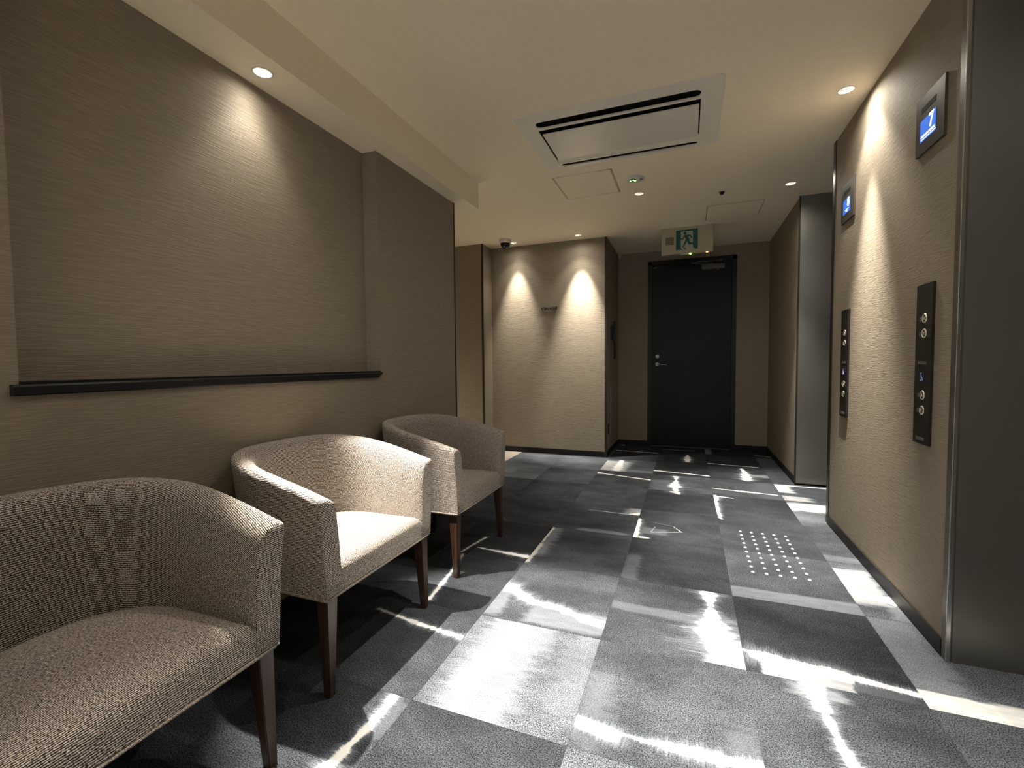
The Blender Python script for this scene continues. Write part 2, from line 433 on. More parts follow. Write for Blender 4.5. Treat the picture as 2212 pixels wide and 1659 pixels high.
# ceiling with round holes for the recessed lamps
LAMPS = [  # x, y, z, power, spread, label
    (-1.605, 1.405, ZS, 3.0, 'round recessed downlight in the lowered soffit above the wall niche'),
    (0.743, 2.850, ZC, 1.4, 'recessed downlight close to the lift wall, nearest the camera on the right'),
    (0.734, 4.157, ZC, 2.4, 'recessed downlight above the dark far lift opening, half its reflector dark'),
    (-0.385, 3.924, ZC, 0.7, 'recessed downlight in mid ceiling behind the round green-lit unit'),
    (-1.121, 4.925, ZC, 0.78, 'small downlight above the brightest patch of the middle wall'),
    (-1.880, 4.950, ZC, 0.36, 'small downlight right beside the dome camera'),
]
HIDDEN = [  # unseen lamps above the picture; behind the camera and round the corner, added fill
    (-1.605, -0.45, ZS, 0.25, 'soffit downlight out of the picture over the nearest armchair'),
    (-0.385, 1.66, ZC, 1.35, 'mid ceiling downlight just above the top picture edge'),
    (0.20, 1.25, ZC, 1.0, 'ceiling downlight above the picture, over the right half of the carpet'),
    (0.74, 1.20, ZC, 1.25, 'ceiling downlight above the picture, by the near lift opening'),  # added to brighten the carpet at the near lift
    (-0.385, 0.35, ZC, 0.9, 'ceiling downlight straight above the camera'),
    (-0.9, -1.3, ZC, 3.4, 'lobby downlight behind the camera, left of the pair'),  # this and the next two added to light the ceiling off the pale slab
    (0.2, -1.3, ZC, 3.4, 'lobby downlight behind the camera, right of the pair'),
    (-0.4, -2.4, ZC, 3.4, 'lobby downlight nearest the window behind the camera'),
    (-3.3, 3.95, ZC, 2.2, 'side corridor downlight deep round the corner'),  # this and the next added, bounce off the corridor floor onto the ceiling
    (-2.55, 3.80, ZC, 1.5, 'side corridor downlight hidden just behind the left wall end'),
]
R_HOLE = 0.036
def hole_cutters(z):
    out = []
    for l in list(LAMPS) + list(HIDDEN):
        if abs(l[2] - z) < .01:
            bm = bmesh.new(); cyl(bm, (l[0], l[1], z - .05), R_HOLE, 0.2, seg=32)
            out.append(obj('cutter', bm, None))
    return out
bm = bmesh.new(); bm_box(bm, -4.3, 1.3, YN - .15, YB + .2, ZC, ZC + .12)
ceiling = obj('ceiling', bm, M_CEIL)
cc = hole_cutters(ZC)
bm = bmesh.new(); bm_box(bm, -.85, .08, 2.52, 3.185, ZC - .05, ZC + .1); cc.append(obj('cutter', bm, None))
cut(ceiling, cc); struct(ceiling)
bm = bmesh.new(); bm_box(bm, -4.2, -1.504, YN, 3.222, ZS, ZC - .0005)
soffit = obj('ceiling_soffit', bm, M_CEIL)
cut(soffit, hole_cutters(ZS)); struct(soffit)

# baseboards
HB = 0.062
struct(boxes('baseboard_left', [(XL - .01, XL + .008, YN, 3.02, 0, HB)], M_BASE))
struct(boxes('baseboard_middle', [(-2.23, -0.865, 5.096, 5.106, 0, HB)], M_BASE))
struct(boxes('baseboard_alcove', [(-0.846, -0.838, 5.121, YB, 0, HB), (-0.846, -0.478, YB - .008, YB + .01, 0, HB), (0.528, 0.87, YB - .008, YB + .01, 0, HB)], M_BASE))
struct(boxes('baseboard_right', [(XR - .007, XR + .01, 2.036, 3.466, 0, HB)], M_BASE))
struct(boxes('baseboard_right_far', [(0.862, 0.88, 4.515, YB, 0, HB)], M_BASE))
struct(boxes('baseboard_corridor', [(-4.2, -2.24, 4.834, 4.845, 0, HB)], M_BASE))

# ------------------------------------------------------------------ floor: carpet tiles, each its own piece
floor = struct(boxes('floor', [(-4.3, 1.3, YN - .15, YB + .25, -.12, -.007)], M_VOID))
vinyl = plain('pale_stone_floor', (0.50, 0.45, 0.37), 0.5)
boxes('stone_slab', [(-4.2, -1.848, 3.02, 5.105, -.007, -.0005)], vinyl, floor)
boxes('stone_slab', [(XL, XR, YN, -0.94, -.007, -.0005)], vinyl, floor)  # added unseen pale slab, bounces the fill lamps up to the ceiling
XE = [-1.804, -1.304, -0.804 - .004, -0.306, 0.196, 0.697, 1.19]
YE = [-3.6, -3.06, -2.53, -2.0, -1.47, -.94, -.40, .13, .66, 1.19, 1.71, 2.25, 2.81, 3.38, 3.93, 4.48, 5.04, 5.60, 6.02]
# tile look: (col,row start y) -> (lo,hi,streaks,patches); col 0..5 = A..F
T = {}
def tl(c, y, lo, hi, s=(), p=()): T[(c, y)] = (lo, hi, s, p)
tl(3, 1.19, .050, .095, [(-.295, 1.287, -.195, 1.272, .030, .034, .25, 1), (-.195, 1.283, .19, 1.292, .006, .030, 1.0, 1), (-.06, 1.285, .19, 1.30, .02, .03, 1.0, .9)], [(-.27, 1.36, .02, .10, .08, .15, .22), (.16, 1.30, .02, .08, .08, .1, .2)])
tl(4, 1.71, .030, .050, [(.200, 1.832, .252, 1.812, .010, .022, .5, 1), (.255, 1.812, .50, 1.785, .042, .034, .5, 1), (.45, 1.80, .695, 1.768, .034, .014, .55, 1)], [(.38, 1.745, .125, .035, .02, .02, .52), (.56, 1.745, .08, .02, .12, .03, .2)])
tl(4, 1.19, .045, .085, [(.388, 1.705, .392, 1.60, .038, .040, .9, 1), (.395, 1.60, .402, 1.47, .020, .012, .9, 1), (.402, 1.47, .445, 1.20, .014, .075, 1.0, 1)], [(.40, 1.67, .05, .02, .06, .02, .4)])
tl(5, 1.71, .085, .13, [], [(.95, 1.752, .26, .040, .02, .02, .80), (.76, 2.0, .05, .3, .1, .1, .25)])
tl(5, 1.19, .06, .10)
tl(3, 1.71, .045, .080, [(.095, 2.24, .100, 2.13, .050, .022, .9, 1), (.100, 2.10, .105, 1.90, .018, .085, .9, 1), (.105, 1.93, .108, 1.80, .080, .04, .9, 1), (.104, 1.82, .108, 1.715, .014, .016, .2, 1)], [(-.08, 1.985, .2, .02, .1, .03, .22), (.14, 1.79, .05, .08, .05, .03, .45)])
tl(2, 1.71, .050, .090, [(-.80, 1.985, -.672, 1.905, .045, .035, .7, 1), (-.640, 1.885, -.52, 1.875, .030, .030, .8, 1), (-.52, 1.875, -.37, 1.822, .028, .030, .8, 1), (-.37, 1.822, -.312, 1.812, .034, .036, .2, 1)], [(-.46, 1.80, .15, .06, .06, .03, .30), (-.78, 1.85, .02, .1, .05, .05, .3)])
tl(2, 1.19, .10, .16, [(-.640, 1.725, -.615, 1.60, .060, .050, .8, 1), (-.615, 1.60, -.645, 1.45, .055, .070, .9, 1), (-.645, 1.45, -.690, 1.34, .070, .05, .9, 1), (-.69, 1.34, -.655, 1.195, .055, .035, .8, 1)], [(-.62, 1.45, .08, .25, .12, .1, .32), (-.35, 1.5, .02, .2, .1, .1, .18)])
tl(1, 1.19, .040, .060, [(-1.25, 1.60, -.98, 1.555, .010, .018, .9, .8), (-1.02, 1.56, -.815, 1.538, .016, .022, 1.0, 1)])
tl(1, .66, .035, .060, [(-.872, 1.185, -.868, 1.08, .018, .024, .8, 1), (-.868, 1.08, -.880, .92, .024, .020, .9, .95), (-.885, .90, -.90, .80, .028, .03, .6, 1)], [(-.85, 1.1, .02, .07, .05, .04, .2)])
tl(1, 1.71, .030, .052, [(-1.168, 2.235, -1.12, 2.0, .012, .012, .8, .8), (-1.12, 2.0, -1.087, 1.75, .010, .016, 1.0, 1)], [(-1.25, 1.9, .1, .1, .1, .1, .10)])
tl(1, 2.25, .028, .045, [(-1.19, 2.262, -1.15, 2.50, .010, .014, .8, .9), (-1.13, 2.35, -.95, 2.335, .008, .018, .9, .9), (-.96, 2.335, -.812, 2.325, .018, .030, .6, 1)])
tl(2, 2.25, .045, .075, [(-.802, 2.80, -.802, 2.56, .016, .014, 1.0, .75), (-.802, 2.52, -.802, 2.28, .024, .03, 1.0, .7)], [(-.78, 2.6, .01, .2, .08, .06, .35), (-.5, 2.78, .3, .01, .1, .05, .12)])
tl(3, 2.81, .040, .065, [(-.300, 3.15, -.300, 2.82, .026, .034, .6, 1), (-.19, 3.04, -.21, 2.93, .004, .006, .8, .55), (-.22, 3.12, -.08, 3.08, .003, .003, .5, .4), (-.08, 3.08, -.03, 2.99, .003, .008, .5, .6), (-.03, 2.99, -.20, 2.93, .006, .008, .6, .5), (-.26, 2.825, -.22, 2.825, .02, .014, .3, .9)], [(-.20, 2.95, .06, .04, .06, .04, .28)])
tl(2, 2.81, .045, .080, [(-.37, 3.235, -.31, 3.26, .012, .045, .7, .95), (-.66, 3.235, -.37, 3.225, .003, .010, .7, .6)], [(-.33, 3.30, .02, .04, .1, .05, .5), (-.5, 2.84, .12, .015, .08, .03, .35)])
tl(4, 3.38, .038, .062, [(.198, 3.92, .198, 3.66, .040, .026, .9, 1), (.198, 3.66, .215, 3.40, .026, .016, .5, 1), (.21, 3.895, .33, 3.88, .020, .008, .7, 1)])
tl(4, 2.81, .040, .062, [(.208, 3.375, .222, 3.34, .014, .010, .4, 1)])
tl(4, 3.93, .045, .080, [(.20, 4.135, .40, 4.11, .006, .016, .9, .85), (.40, 4.11, .66, 4.08, .020, .016, .9, 1)], [(.62, 4.2, .05, .2, .15, .1, .2)])
tl(3, 4.48, .030, .055, [(-.30, 4.635, -.05, 4.60, .030, .018, .5, 1), (-.04, 4.60, .19, 4.562, .020, .016, .5, 1)])
tl(3, 3.93, .045, .085, [(-.097, 4.44, -.09, 4.32, .040, .012, .9, 1), (-.09, 4.30, -.10, 4.10, .016, .060, 1.0, 1), (-.10, 4.10, -.085, 3.95, .055, .03, 1.0, 1)], [(-.2, 4.1, .06, .15, .1, .08, .25)])
tl(3, 3.38, .038, .062, [(-.09, 3.92, -.06, 3.86, .06, .02, .8, .8)])
tl(2, 3.93, .042, .075, [(-.80, 4.36, -.72, 4.345, .040, .022, .6, 1), (-.72, 4.34, -.55, 4.30, .014, .014, .9, 1), (-.55, 4.30, -.31, 4.245, .016, .020, .4, 1)])
tl(2, 4.48, .070, .13, [(-.66, 4.98, -.65, 4.55, .035, .085, .7, .95)], [(-.72, 4.72, .12, .2, .10, .06, .60), (-.45, 4.55, .1, .02, .1, .04, .3)])
tl(4, 4.48, .032, .058, [(.50, 4.98, .515, 4.80, .028, .030, .8, 1), (.515, 4.80, .50, 4.50, .045, .060, .9, 1), (.20, 5.03, .66, 5.02, .0, .0, .1, 0)], [(.62, 4.7, .05, .03, .1, .05, .4)])
tl(4, 5.04, .022, .034, [(.205, 5.135, .36, 5.12, .016, .012, .8, 1), (.36, 5.12, .66, 5.09, .010, .016, .6, .9)])
tl(3, 5.04, .024, .042, [(.003, 5.52, .003, 5.36, .012, .045, .4, .9), (.003, 5.30, .003, 5.16, .048, .040, .5, 1)])
tl(2, 5.04, .026, .050, [(-.80, 5.565, -.33, 5.525, .012, .016, .8, .95)])
tl(3, 5.60, .020, .034, [(-.27, 5.80, .08, 5.79, .014, .010, .9, .55)])
tl(4, 5.60, .016, .026, [], [(.22, 5.82, .02, .14, .05, .05, .35)])
tl(5, 5.60, .014, .022, [(.70, 5.72, .86, 5.68, .010, .014, .6, .6)])
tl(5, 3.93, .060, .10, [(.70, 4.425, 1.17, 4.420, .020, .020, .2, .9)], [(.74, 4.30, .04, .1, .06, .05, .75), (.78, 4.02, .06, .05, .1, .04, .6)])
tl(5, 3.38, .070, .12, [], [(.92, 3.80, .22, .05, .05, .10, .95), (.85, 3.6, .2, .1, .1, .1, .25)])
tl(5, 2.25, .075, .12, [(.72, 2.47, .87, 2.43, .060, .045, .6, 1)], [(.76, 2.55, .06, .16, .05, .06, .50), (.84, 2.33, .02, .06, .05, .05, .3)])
tl(5, 2.81, .050, .085, [], [(.80, 2.86, .1, .03, .05, .03, .22)])
tl(4, 2.25, .055, .085, [], [(.45, 2.30, .25, .045, .02, .02, .30)])
tl(3, 2.25, .032, .055, [], [(-.27, 2.4, .02, .12, .05, .1, .22)])
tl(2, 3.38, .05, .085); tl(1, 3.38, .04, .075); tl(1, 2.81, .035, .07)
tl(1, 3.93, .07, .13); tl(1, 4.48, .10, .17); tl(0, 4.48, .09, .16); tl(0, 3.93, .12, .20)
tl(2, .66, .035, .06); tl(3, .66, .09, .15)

def in_room(x, y):
    if y > 5.1: return -0.846 < x < 0.872
    if y > 3.02: lo = -1.848
    else: lo = XL
    hi = XR
    if 0.74 < y < 2.004 or 3.495 < y < 4.495: hi = 1.13
    return lo < x < hi
k = 0
XE2 = [-1.848] + XE[1:]
for r in range(len(YE) - 1):
    for c in range(6):
        x0, x1, y0, y1 = XE2[c], XE2[c + 1], YE[r], YE[r + 1]
        look = T.get((c, y0))
        if look is None:
            lo = random.uniform(.032, .055); look = (lo, lo * random.uniform(1.5, 1.9), (), ())
        mat = carpet('carpet', look[0], look[1], [s for s in look[2] if s[7] > 0], look[3], seed=k * 3.17)
        k += 1
        # clip to the room
        xs0, xs1 = x0, x1
        if y0 < 3.0: xs0 = max(xs0, XL)
        if y0 >= 5.04: xs0 = max(xs0, -0.846 if y0 > 5.1 else -1.848)
        hi = XR if not (0.66 <= y0 < 2.0 or 3.38 <= y0 < 4.4) else 1.13
        if y0 >= 4.4: hi = 0.868
        xs1 = min(xs1, hi)
        if y0 > 5.1: xs0 = max(xs0, -0.84)
        if xs1 - xs0 < .02 or y0 < -0.95: continue
        g = 0.0002
        bm = bmesh.new(); v, fs = bm_box(bm, xs0 + g, xs1 - g, y0 + g, y1 - g, -.007, 0.0)
        te = [e for e in bm.edges if all(q.co.z > -.001 for q in e.verts)]
        bmesh.ops.bevel(bm, geom=te, offset=.0003, segments=1, affect='EDGES')
        obj('carpet_tile', bm, mat, floor)

# ------------------------------------------------------------------ recessed lamps
def lamp_light(x, y, z, power, parent, tilt=0.0, core=46.0, mix=(62.0, 6.5, 2.9), blend=0.75, halo=84.0, hblend=1.0, lean=0.0):
    """a focused core inside a weak wide spill, as a reflector lamp gives"""
    for nm, size, bl, e, tl_ in (('downlight_beam', core, blend, mix[0], tilt), ('downlight_halo', halo, hblend, mix[1], 0), ('downlight_spill', 165.0, 1.0, mix[2], 0)):
        ld = bpy.data.lights.new(nm, 'SPOT')
        ld.spot_size = math.radians(size); ld.spot_blend = bl
        ld.energy = e * power; ld.color = LAMP_COL; ld.shadow_soft_size = 0.014
        lo = bpy.data.objects.new(nm, ld); C.objects.link(lo)
        lo.parent = parent; lo.location = (0, 0, -0.004); lo.rotation_euler = (math.radians(lean) if nm == 'downlight_beam' else 0, -math.radians(tl_), 0)
SOFFIT = dict(tilt=24.5, core=43.0, mix=(122.0, 1.25, 0.35), blend=0.45)
FAR = dict(mix=(66.0, 5.0, 0.3))
WASH = dict(core=42.0, mix=(200.0, 9.5, 2.0), blend=1.0, halo=90.0, lean=8.0)
LIFTWASH = dict(tilt=-6.0, core=44.0, mix=(215.0, 10.0, 4.0), blend=1.0, halo=88.0, hblend=0.6)

M_LED = plain('led_emitter', (1, 1, 1), 0.5, emit=(1.0, .93, .82), estr=260.0)
lamp_proto = None
def facet_reflector(bm, r0, r1, h):
    prof = [(r0, 0.0), (r0 * .97, h * .25), (r0 * .85, h * .6), (r1, h)]
    lathe(bm, prof, seg=20)
for l in LAMPS + HIDDEN:
    x, y, z, pw, lab = l
    if lamp_proto is None:
        t = thing('downlight', lab, 'ceiling light', (x, y, z))
        bm = bmesh.new(); lathe(bm, [(R_HOLE - .002, .004), (R_HOLE - .0015, -.0015), (R_HOLE + .001, -.0025), (R_HOLE + .005, -.0005)], seg=40)
        obj('trim_ring', bm, M_WHITE, t, True)
        bm = bmesh.new(); facet_reflector(bm, R_HOLE - .002, .016, .05)
        obj('reflector', bm, M_CHROME, t)
        bm = bmesh.new(); cyl(bm, (0, 0, .048), .013, .004, seg=20)
        obj('led_emitter', bm, M_LED, t)
        lamp_proto = t
    else:
        t = lamp_proto.copy(); C.objects.link(t); t.location = (x, y, z)
        for ch in [c for c in lamp_proto.children if c.type == 'MESH']:
            c2 = ch.copy(); C.objects.link(c2); c2.parent = t
        tag(t, lab, 'ceiling light')
    t['group'] = 'recessed ceiling downlights'
    lamp_light(x, y, z, pw, t, **(SOFFIT if z < 2.3 else FAR if (y < -1 or x < -2.4) else LIFTWASH if 'lift wall' in lab else WASH if lab[:5] == 'small' else {}))

# ------------------------------------------------------------------ armchairs (front faces +X, origin on the floor under the front edge)
def outline(hw, depth, xs, n=2.35, m=22, x_front=0.0, sx=5):
    """U-shaped plan from the left front, round the back, to the right front"""
    pts = []
    for i in range(sx): pts.append((x_front + (xs - x_front) * i / sx, -hw))
    for i in range(m + 1):
        a = math.pi * i / m
        ca, sa = math.cos(a), math.sin(a)
        pts.append((xs - (depth + xs) * abs(sa) ** (2 / n), -hw * math.copysign(abs(ca) ** (2 / n), ca)))
    for i in range(sx - 1, -1, -1): pts.append((x_front + (xs - x_front) * i / sx, hw))
    return [Vector((p[0], p[1])) for p in pts]

def build_chair():
    t = thing('tub_armchair', '', 'armchair', (0, 0, 0))
    ZB = 0.326
    top = outline(0.336, 0.560, -0.215)
    bot = outline(0.306, 0.528, -0.200)
    n = len(top)
    # path length and inward normals
    def normals(pl):
        out = []
        for i in range(len(pl)):
            a = pl[max(i - 1, 0)]; b = pl[min(i + 1, len(pl) - 1)]
            d = (b - a).normalized(); nn = Vector((-d.y, d.x))
            c = Vector((-0.22, 0))
            if nn.dot(c - pl[i]) < 0: nn = -nn
            out.append(nn)
        out[0] = Vector((0, 1)); out[-1] = Vector((0, -1))
        return out
    nt_, nb_ = normals(top), normals(bot)
    s = [0.0]
    for i in range(1, n): s.append(s[-1] + (top[i] - top[i - 1]).length)
    TH = 0.078
    prof = [(0, 0.0, 0), (0, .25, 0), (0, .5, 0), (0, .75, 0), (0, .94, 0), (.002, .982, 0), (.010, 1.0, 0), (.024, 1.003, .0), (.042, 1.0, .002), (.058, .985, .004), (.070, .95, .004), (.077, .88, 0), (.079, .75, 0), (.079, .5, 0), (.077, .25, 0), (.075, 0, 0)]
    vlen = [0.0]
    bm = bmesh.new(); uvl = bm.loops.layers.uv.new('UVMap')
    rings = []; uvs = []
    for i in range(n):
        d = -top[i].x / 0.56
        h = 0.648 + (0.752 - 0.648) * (1 - (1 - max(0, min(1, d * 1.03))) ** 1.55)
        ring = []; uu = []
        v = 0; prevp = None
        for (off, f, dz) in prof:
            ff = f
            if i in (5 + 7, n - 1 - 12) and off > .05: off = off - .007
            pb = bot[i] + nb_[i] * (off * .92); pt = top[i] + nt_[i] * off
            xy = pb.lerp(pt, min(1, ff) ** 1.15)
            p = Vector((xy.x, xy.y, ZB + (h - ZB) * ff - dz))
            if prevp is not None: v += (p - prevp).length
            prevp = p
            ring.append(p); uu.append((s[i], v))
        rings.append(ring); uvs.append(uu)
    # rounded front ends
    def endcap(idx, sgn):
        r = rings[idx]; cen = sum(r, Vector()) / len(r)
        new = []
        for p in r:
            q = p + (cen - p).normalized() * 0.006; q.x += 0.006
            new.append(q)
        return new
    rings = [endcap(0, 1)] + rings + [endcap(n - 1, 1)]
    uvs = [[(-.007, b) for a, b in uvs[0]]] + uvs + [[(s[-1] + .007, b) for a, b in uvs[-1]]]
    V = [[bm.verts.new(p) for p in r] for r in rings]
    np_ = len(prof)
    for i in range(len(V) - 1):
        for j in range(np_ - 1):
            f = bm.faces.new((V[i][j], V[i + 1][j], V[i + 1][j + 1], V[i][j + 1]))
            for lp, (a, b) in zip(f.loops, ((i, j), (i + 1, j), (i + 1, j + 1), (i, j + 1))): lp[uvl].uv = uvs[a][b]
        f = bm.faces.new((V[i][0], V[i][-1], V[i + 1][-1], V[i + 1][0]))
    # fill front caps with strips so the weave follows the face
    for idx in (0, len(V) - 1):
        r = V[idx]
        half = np_ // 2
        for j in range(half - 1):
            a, b, c_, d_ = r[j], r[j + 1], r[np_ - 2 - j], r[np_ - 1 - j]
            f = bm.faces.new((a, b, c_, d_))
            for lp in f.loops: lp[uvl].uv = (lp.vert.co.y, lp.vert.co.z)
    shell = obj('back_and_arms', bm, M_FABRIC, t, True)
    shell.data.set_sharp_from_angle(angle=math.radians(50))
    # seat cushion
    inner = [bot[i].lerp(top[i], .12) + nb_[i] * .070 for i in range(n)]
    inner[0].x = inner[-1].x = 0.002
    bm = bmesh.new(); uvl = bm.loops.layers.uv.new('UVMap')
    loop = inner[:]                       # open at the front; add points along the front edge
    m = 14
    front = [Vector((0.002 + .004 * math.sin(math.pi * k / m), inner[-1].y + (inner[0].y - inner[-1].y) * k / m)) for k in range(1, m)]
    loop = loop + front
    cen = Vector((-0.235, 0))
    def ring(fr, z, zf):  # fr scale toward centre
        out = []
        for p in loop:
            q = cen + (p - cen) * fr
            q2 = Vector((q.x, q.y, z))
            out.append(q2)
        return out
    levels = [(1.0, ZB + .004), (1.0, ZB + .035), (1.0, .380), (.990, .396), (.965, .409), (.92, .4175), (.84, .424), (.7, .431), (.5, .437), (.25, .440)]
    R = [[bm.verts.new(p) for p in ring(a, z, 0)] for a, z in levels]
    nn = len(loop); vacc = [0.0]
    for (a0, z0), (a1, z1) in zip(levels, levels[1:]): vacc.append(vacc[-1] + math.hypot((a0 - a1) * .25, z1 - z0))
    for a in range(len(R) - 1):
        for i in range(nn):
            j = (i + 1) % nn
            f = bm.faces.new((R[a][i], R[a][j], R[a + 1][j], R[a + 1][i]))
    f = bm.faces.new(R[-1]); bm.faces.new(R[0][::-1])
    for f in bm.faces:
        for lp in f.loops:
            co = lp.vert.co
            lp[uvl].uv = (co.y, co.z * 1.0 - co.x)
    seat = obj('seat', bm, M_FABRIC, t, True)
    seat.data.set_sharp_from_angle(angle=math.radians(60))
    # base panel and welt
    bm = bmesh.new(); uvl = bm.loops.layers.uv.new('UVMap')
    a = [bm.verts.new((p.x * .985 - .002, p.y * .985, ZB - .012)) for p in bot]; b = [bm.verts.new((p.x * .99, p.y * .99, ZB + .01)) for p in bot]
    bm.faces.new(a[::-1]); bm.faces.new(b)
    for i in range(n):
        j = (i + 1) % n; bm.faces.new((a[i], a[j], b[j], b[i]))
    obj('underside', bm, M_GREYP, t)
    bm = bmesh.new(); bm.loops.layers.uv.new('UVMap')
    tube(bm, [(p.x, p.y, ZB - .002) for p in bot] + [(.004, .306 - .612 * k / 8, ZB - .002) for k in range(1, 8)], .0042, 8, True)
    obj('piping', bm, M_FABRIC, t, True)
    # legs
    def leg(cx, cy, sx, sy, splay=0.0):
        bm = bmesh.new(); tw, bw = .046, .025
        x0 = cx; y0 = cy
        def quad(wd, z, dx):
            xa, xb = (x0 - wd, x0) if sx > 0 else (x0, x0 + wd)
            ya, yb = (y0 - wd, y0) if sy > 0 else (y0, y0 + wd)
            return [bm.verts.new((px + dx, py, z)) for px, py in ((xa, ya), (xb, ya), (xb, yb), (xa, yb))]
        q0 = quad(bw, 0.0, splay); q1 = quad(tw, ZB - .006, 0)
        bm.faces.new(q0[::-1]); bm.faces.new(q1)
        for i in range(4):
            j = (i + 1) % 4; bm.faces.new((q0[i], q0[j], q1[j], q1[i]))
        bmesh.ops.bevel(bm, geom=bm.edges[:], offset=.002, segments=2, affect='EDGES')
        return obj('leg', bm, M_WOOD, t)
    leg(-.004, .296, 1, 1); leg(-.004, -.296, 1, -1)
    leg(-.435, .235, -1, 1, -.03); leg(-.435, -.235, -1, -1, -.03)
    return t

chair = build_chair()
def put(o, x, y, rz, label):
    o.location = (x, y, 0); o.rotation_euler = (0, 0, rz); o['label'] = label; o['group'] = 'tub armchairs along the left wall'
put(chair, -1.052, 1.396, 0, 'beige chenille tub armchair in the middle of the row, seat glaring white under the lamp')
for (x, y, rz, lab) in ((-1.015, 0.572, 0.0, 'beige chenille tub armchair nearest the camera, cut off by the left picture edge'),
                        (-1.052, 2.262, 0.0, 'beige chenille tub armchair farthest along the left wall, beside the corridor')):
    c2 = chair.copy(); C.objects.link(c2)
    for ch in list(chair.children):
        d = ch.copy(); C.objects.link(d); d.parent = c2
    put(c2, x, y, rz, lab)

# ------------------------------------------------------------------ ledge under the niche
led = thing('wall_ledge', 'slim glossy black ledge running along the bottom of the wall niche', 'ledge', (-1.6, 1.37, 1.0))
bm = bmesh.new()
def pr(y, yb):
    return [bm.verts.new((p[0] + 1.6, yb - 1.37 if p[1] < .9985 else y - 1.37, p[1] - 1.0)) for p in ((XL, .992), (-1.597, .992), (-1.594, .996), (-1.5925, 1.016), (-1.596, 1.021), (XL, 1.0215))]
A = pr(.622, .622); Bq = pr(2.124, 2.094)
bm.faces.new(A); bm.faces.new(Bq[::-1])
for i in range(6):
    j = (i + 1) % 6; bm.faces.new((A[i], A[j], Bq[j], Bq[i]))
obj('nosing', bm, M_BLACK, led)
boxes('shelf_board', [(XN + 1.6, XL + 1.6 + .004, .64 - 1.37, 2.127 - 1.37, .018, .028)], M_BLACK, led)

# ------------------------------------------------------------------ ceiling cassette air conditioner
ac = thing('ceiling_air_conditioner', 'off-white cassette air conditioner set in the ceiling with two dark air slots', 'air conditioner', (-.386, 2.83, ZC))
def rbox(bm, x0, x1, y0, y1, z0, z1, r, seg=6):
    pts = []
    for cx, cy, a0 in ((x1 - r, y1 - r, 0), (x0 + r, y1 - r, 90), (x0 + r, y0 + r, 180), (x1 - r, y0 + r, 270)):
        for k in range(seg + 1):
            a = math.radians(a0 + 90 * k / seg); pts.append((cx + r * math.cos(a), cy + r * math.sin(a)))
    a = [bm.verts.new((p[0], p[1], z0)) for p in pts]; b = [bm.verts.new((p[0], p[1], z1)) for p in pts]
    bm.faces.new(a[::-1]); bm.faces.new(b)
    for i in range(len(pts)):
        j = (i + 1) % len(pts); bm.faces.new((a[i], a[j], b[j], b[i]))
bm = bmesh.new(); rbox(bm, -.548, .548, -.372, .375, -.007, .0, .028)
te = [e for e in bm.edges if all(q.co.z < -.006 for q in e.verts)]
bmesh.ops.bevel(bm, geom=te, offset=.005, segments=2, affect='EDGES')
plate = obj('face_panel', bm, M_AC, ac)
cs = []
for (x0, x1, y0, y1, r) in ((-.448, .438, -.282, -.212, .03), (-.442, .432, .298, .338, .018)):
    bm = bmesh.new(); rbox(bm, x0 - .386, x1 - .386, y0 + 2.83, y1 + 2.83, ZC - .05, ZC + .05, r); cs.append(obj('cutter', bm, None))
bm = bmesh.new(); bm_box(bm, -.452 - .386, .438 - .386, -.190 + 2.83, .282 + 2.83, ZC - .05, ZC + .05); cs.append(obj('cutter', bm, None))
bpy.context.view_layer.update()
cut(plate, cs)
bm = bmesh.new()   # inner housing, dark
bm_box(bm, -.463, .463, -.305, .352, .066, .07); bm_box(bm, -.463, -.455, -.305, .315, .0, .07); bm_box(bm, .455, .463, -.305, .315, 0, .07)
bm_box(bm, -.463, .463, -.305, -.297, 0, .07); bm_box(bm, -.463, .463, .345, .352, 0.001, .07)
obj('housing', bm, M_VOID, ac)
for y0, y1 in ((-.262, -.230),):   # air vanes in the slots
    bm = bmesh.new(); v, _ = bm_box(bm, -.43, .42, y0, y1, .012, .016)
    for q in v: q.co.z += (q.co.y - y0) * .5
    obj('air_vane', bm, plain('vane_plastic', (.03, .026, .022), .5), ac)
bm = bmesh.new()
v, _ = bm_box(bm, -.441, .431, -.142, .232, -.008, -.002)
bmesh.ops.bevel(bm, geom=bm.edges[:], offset=.0025, segments=2, affect='EDGES')
obj('intake_grille', bm, plain('grille_plastic', (.78, .745, .67), .25), ac)
bm = bmesh.new(); v, _ = bm_box(bm, -.452, .438, .232, .282, -.004, .004)
for q in v:
    if q.co.y < .25: q.co.z += .008
obj('grille_strip', bm, M_AC, ac)

# ------------------------------------------------------------------ access hatches
def hatch(x0, x1, y0, y1, lab, framed):
    cx, cy = (x0 + x1) / 2, (y0 + y1) / 2
    t = thing('access_hatch', lab, 'access hatch', (cx, cy, ZC))
    a, b = (x1 - x0) / 2, (y1 - y0) / 2
    f = .012 if framed else .004
    fm = M_STEELB if framed else M_TRIM
    boxes('hatch_frame', [(-a, a, -b, -b + f, -.0012, 0), (-a, a, b - f, b, -.0012, 0), (-a, -a + f, -b, b, -.0012, 0), (a - f, a, -b, b, -.0012, 0)],
          plain('hatch_frame_paint', (.55, .47, .37) if framed else (.36, .30, .23), .35), t)
    boxes('shadow_gap', [(-a - .0022, -a, -b, b, -.0006, 0)], M_VOID, t); boxes('shadow_gap', [(a, a + .0022, -b, b, -.0006, 0)], M_VOID, t)
    boxes('hatch_panel', [(-a + f + .001, a - f - .001, -b + f + .001, b - f - .001, -.0016, 0)], M_CEIL, t)
    if framed: boxes('latch', [(.0, .022, b - .011, b - .003, -.003, 0)], M_STEELB, t)
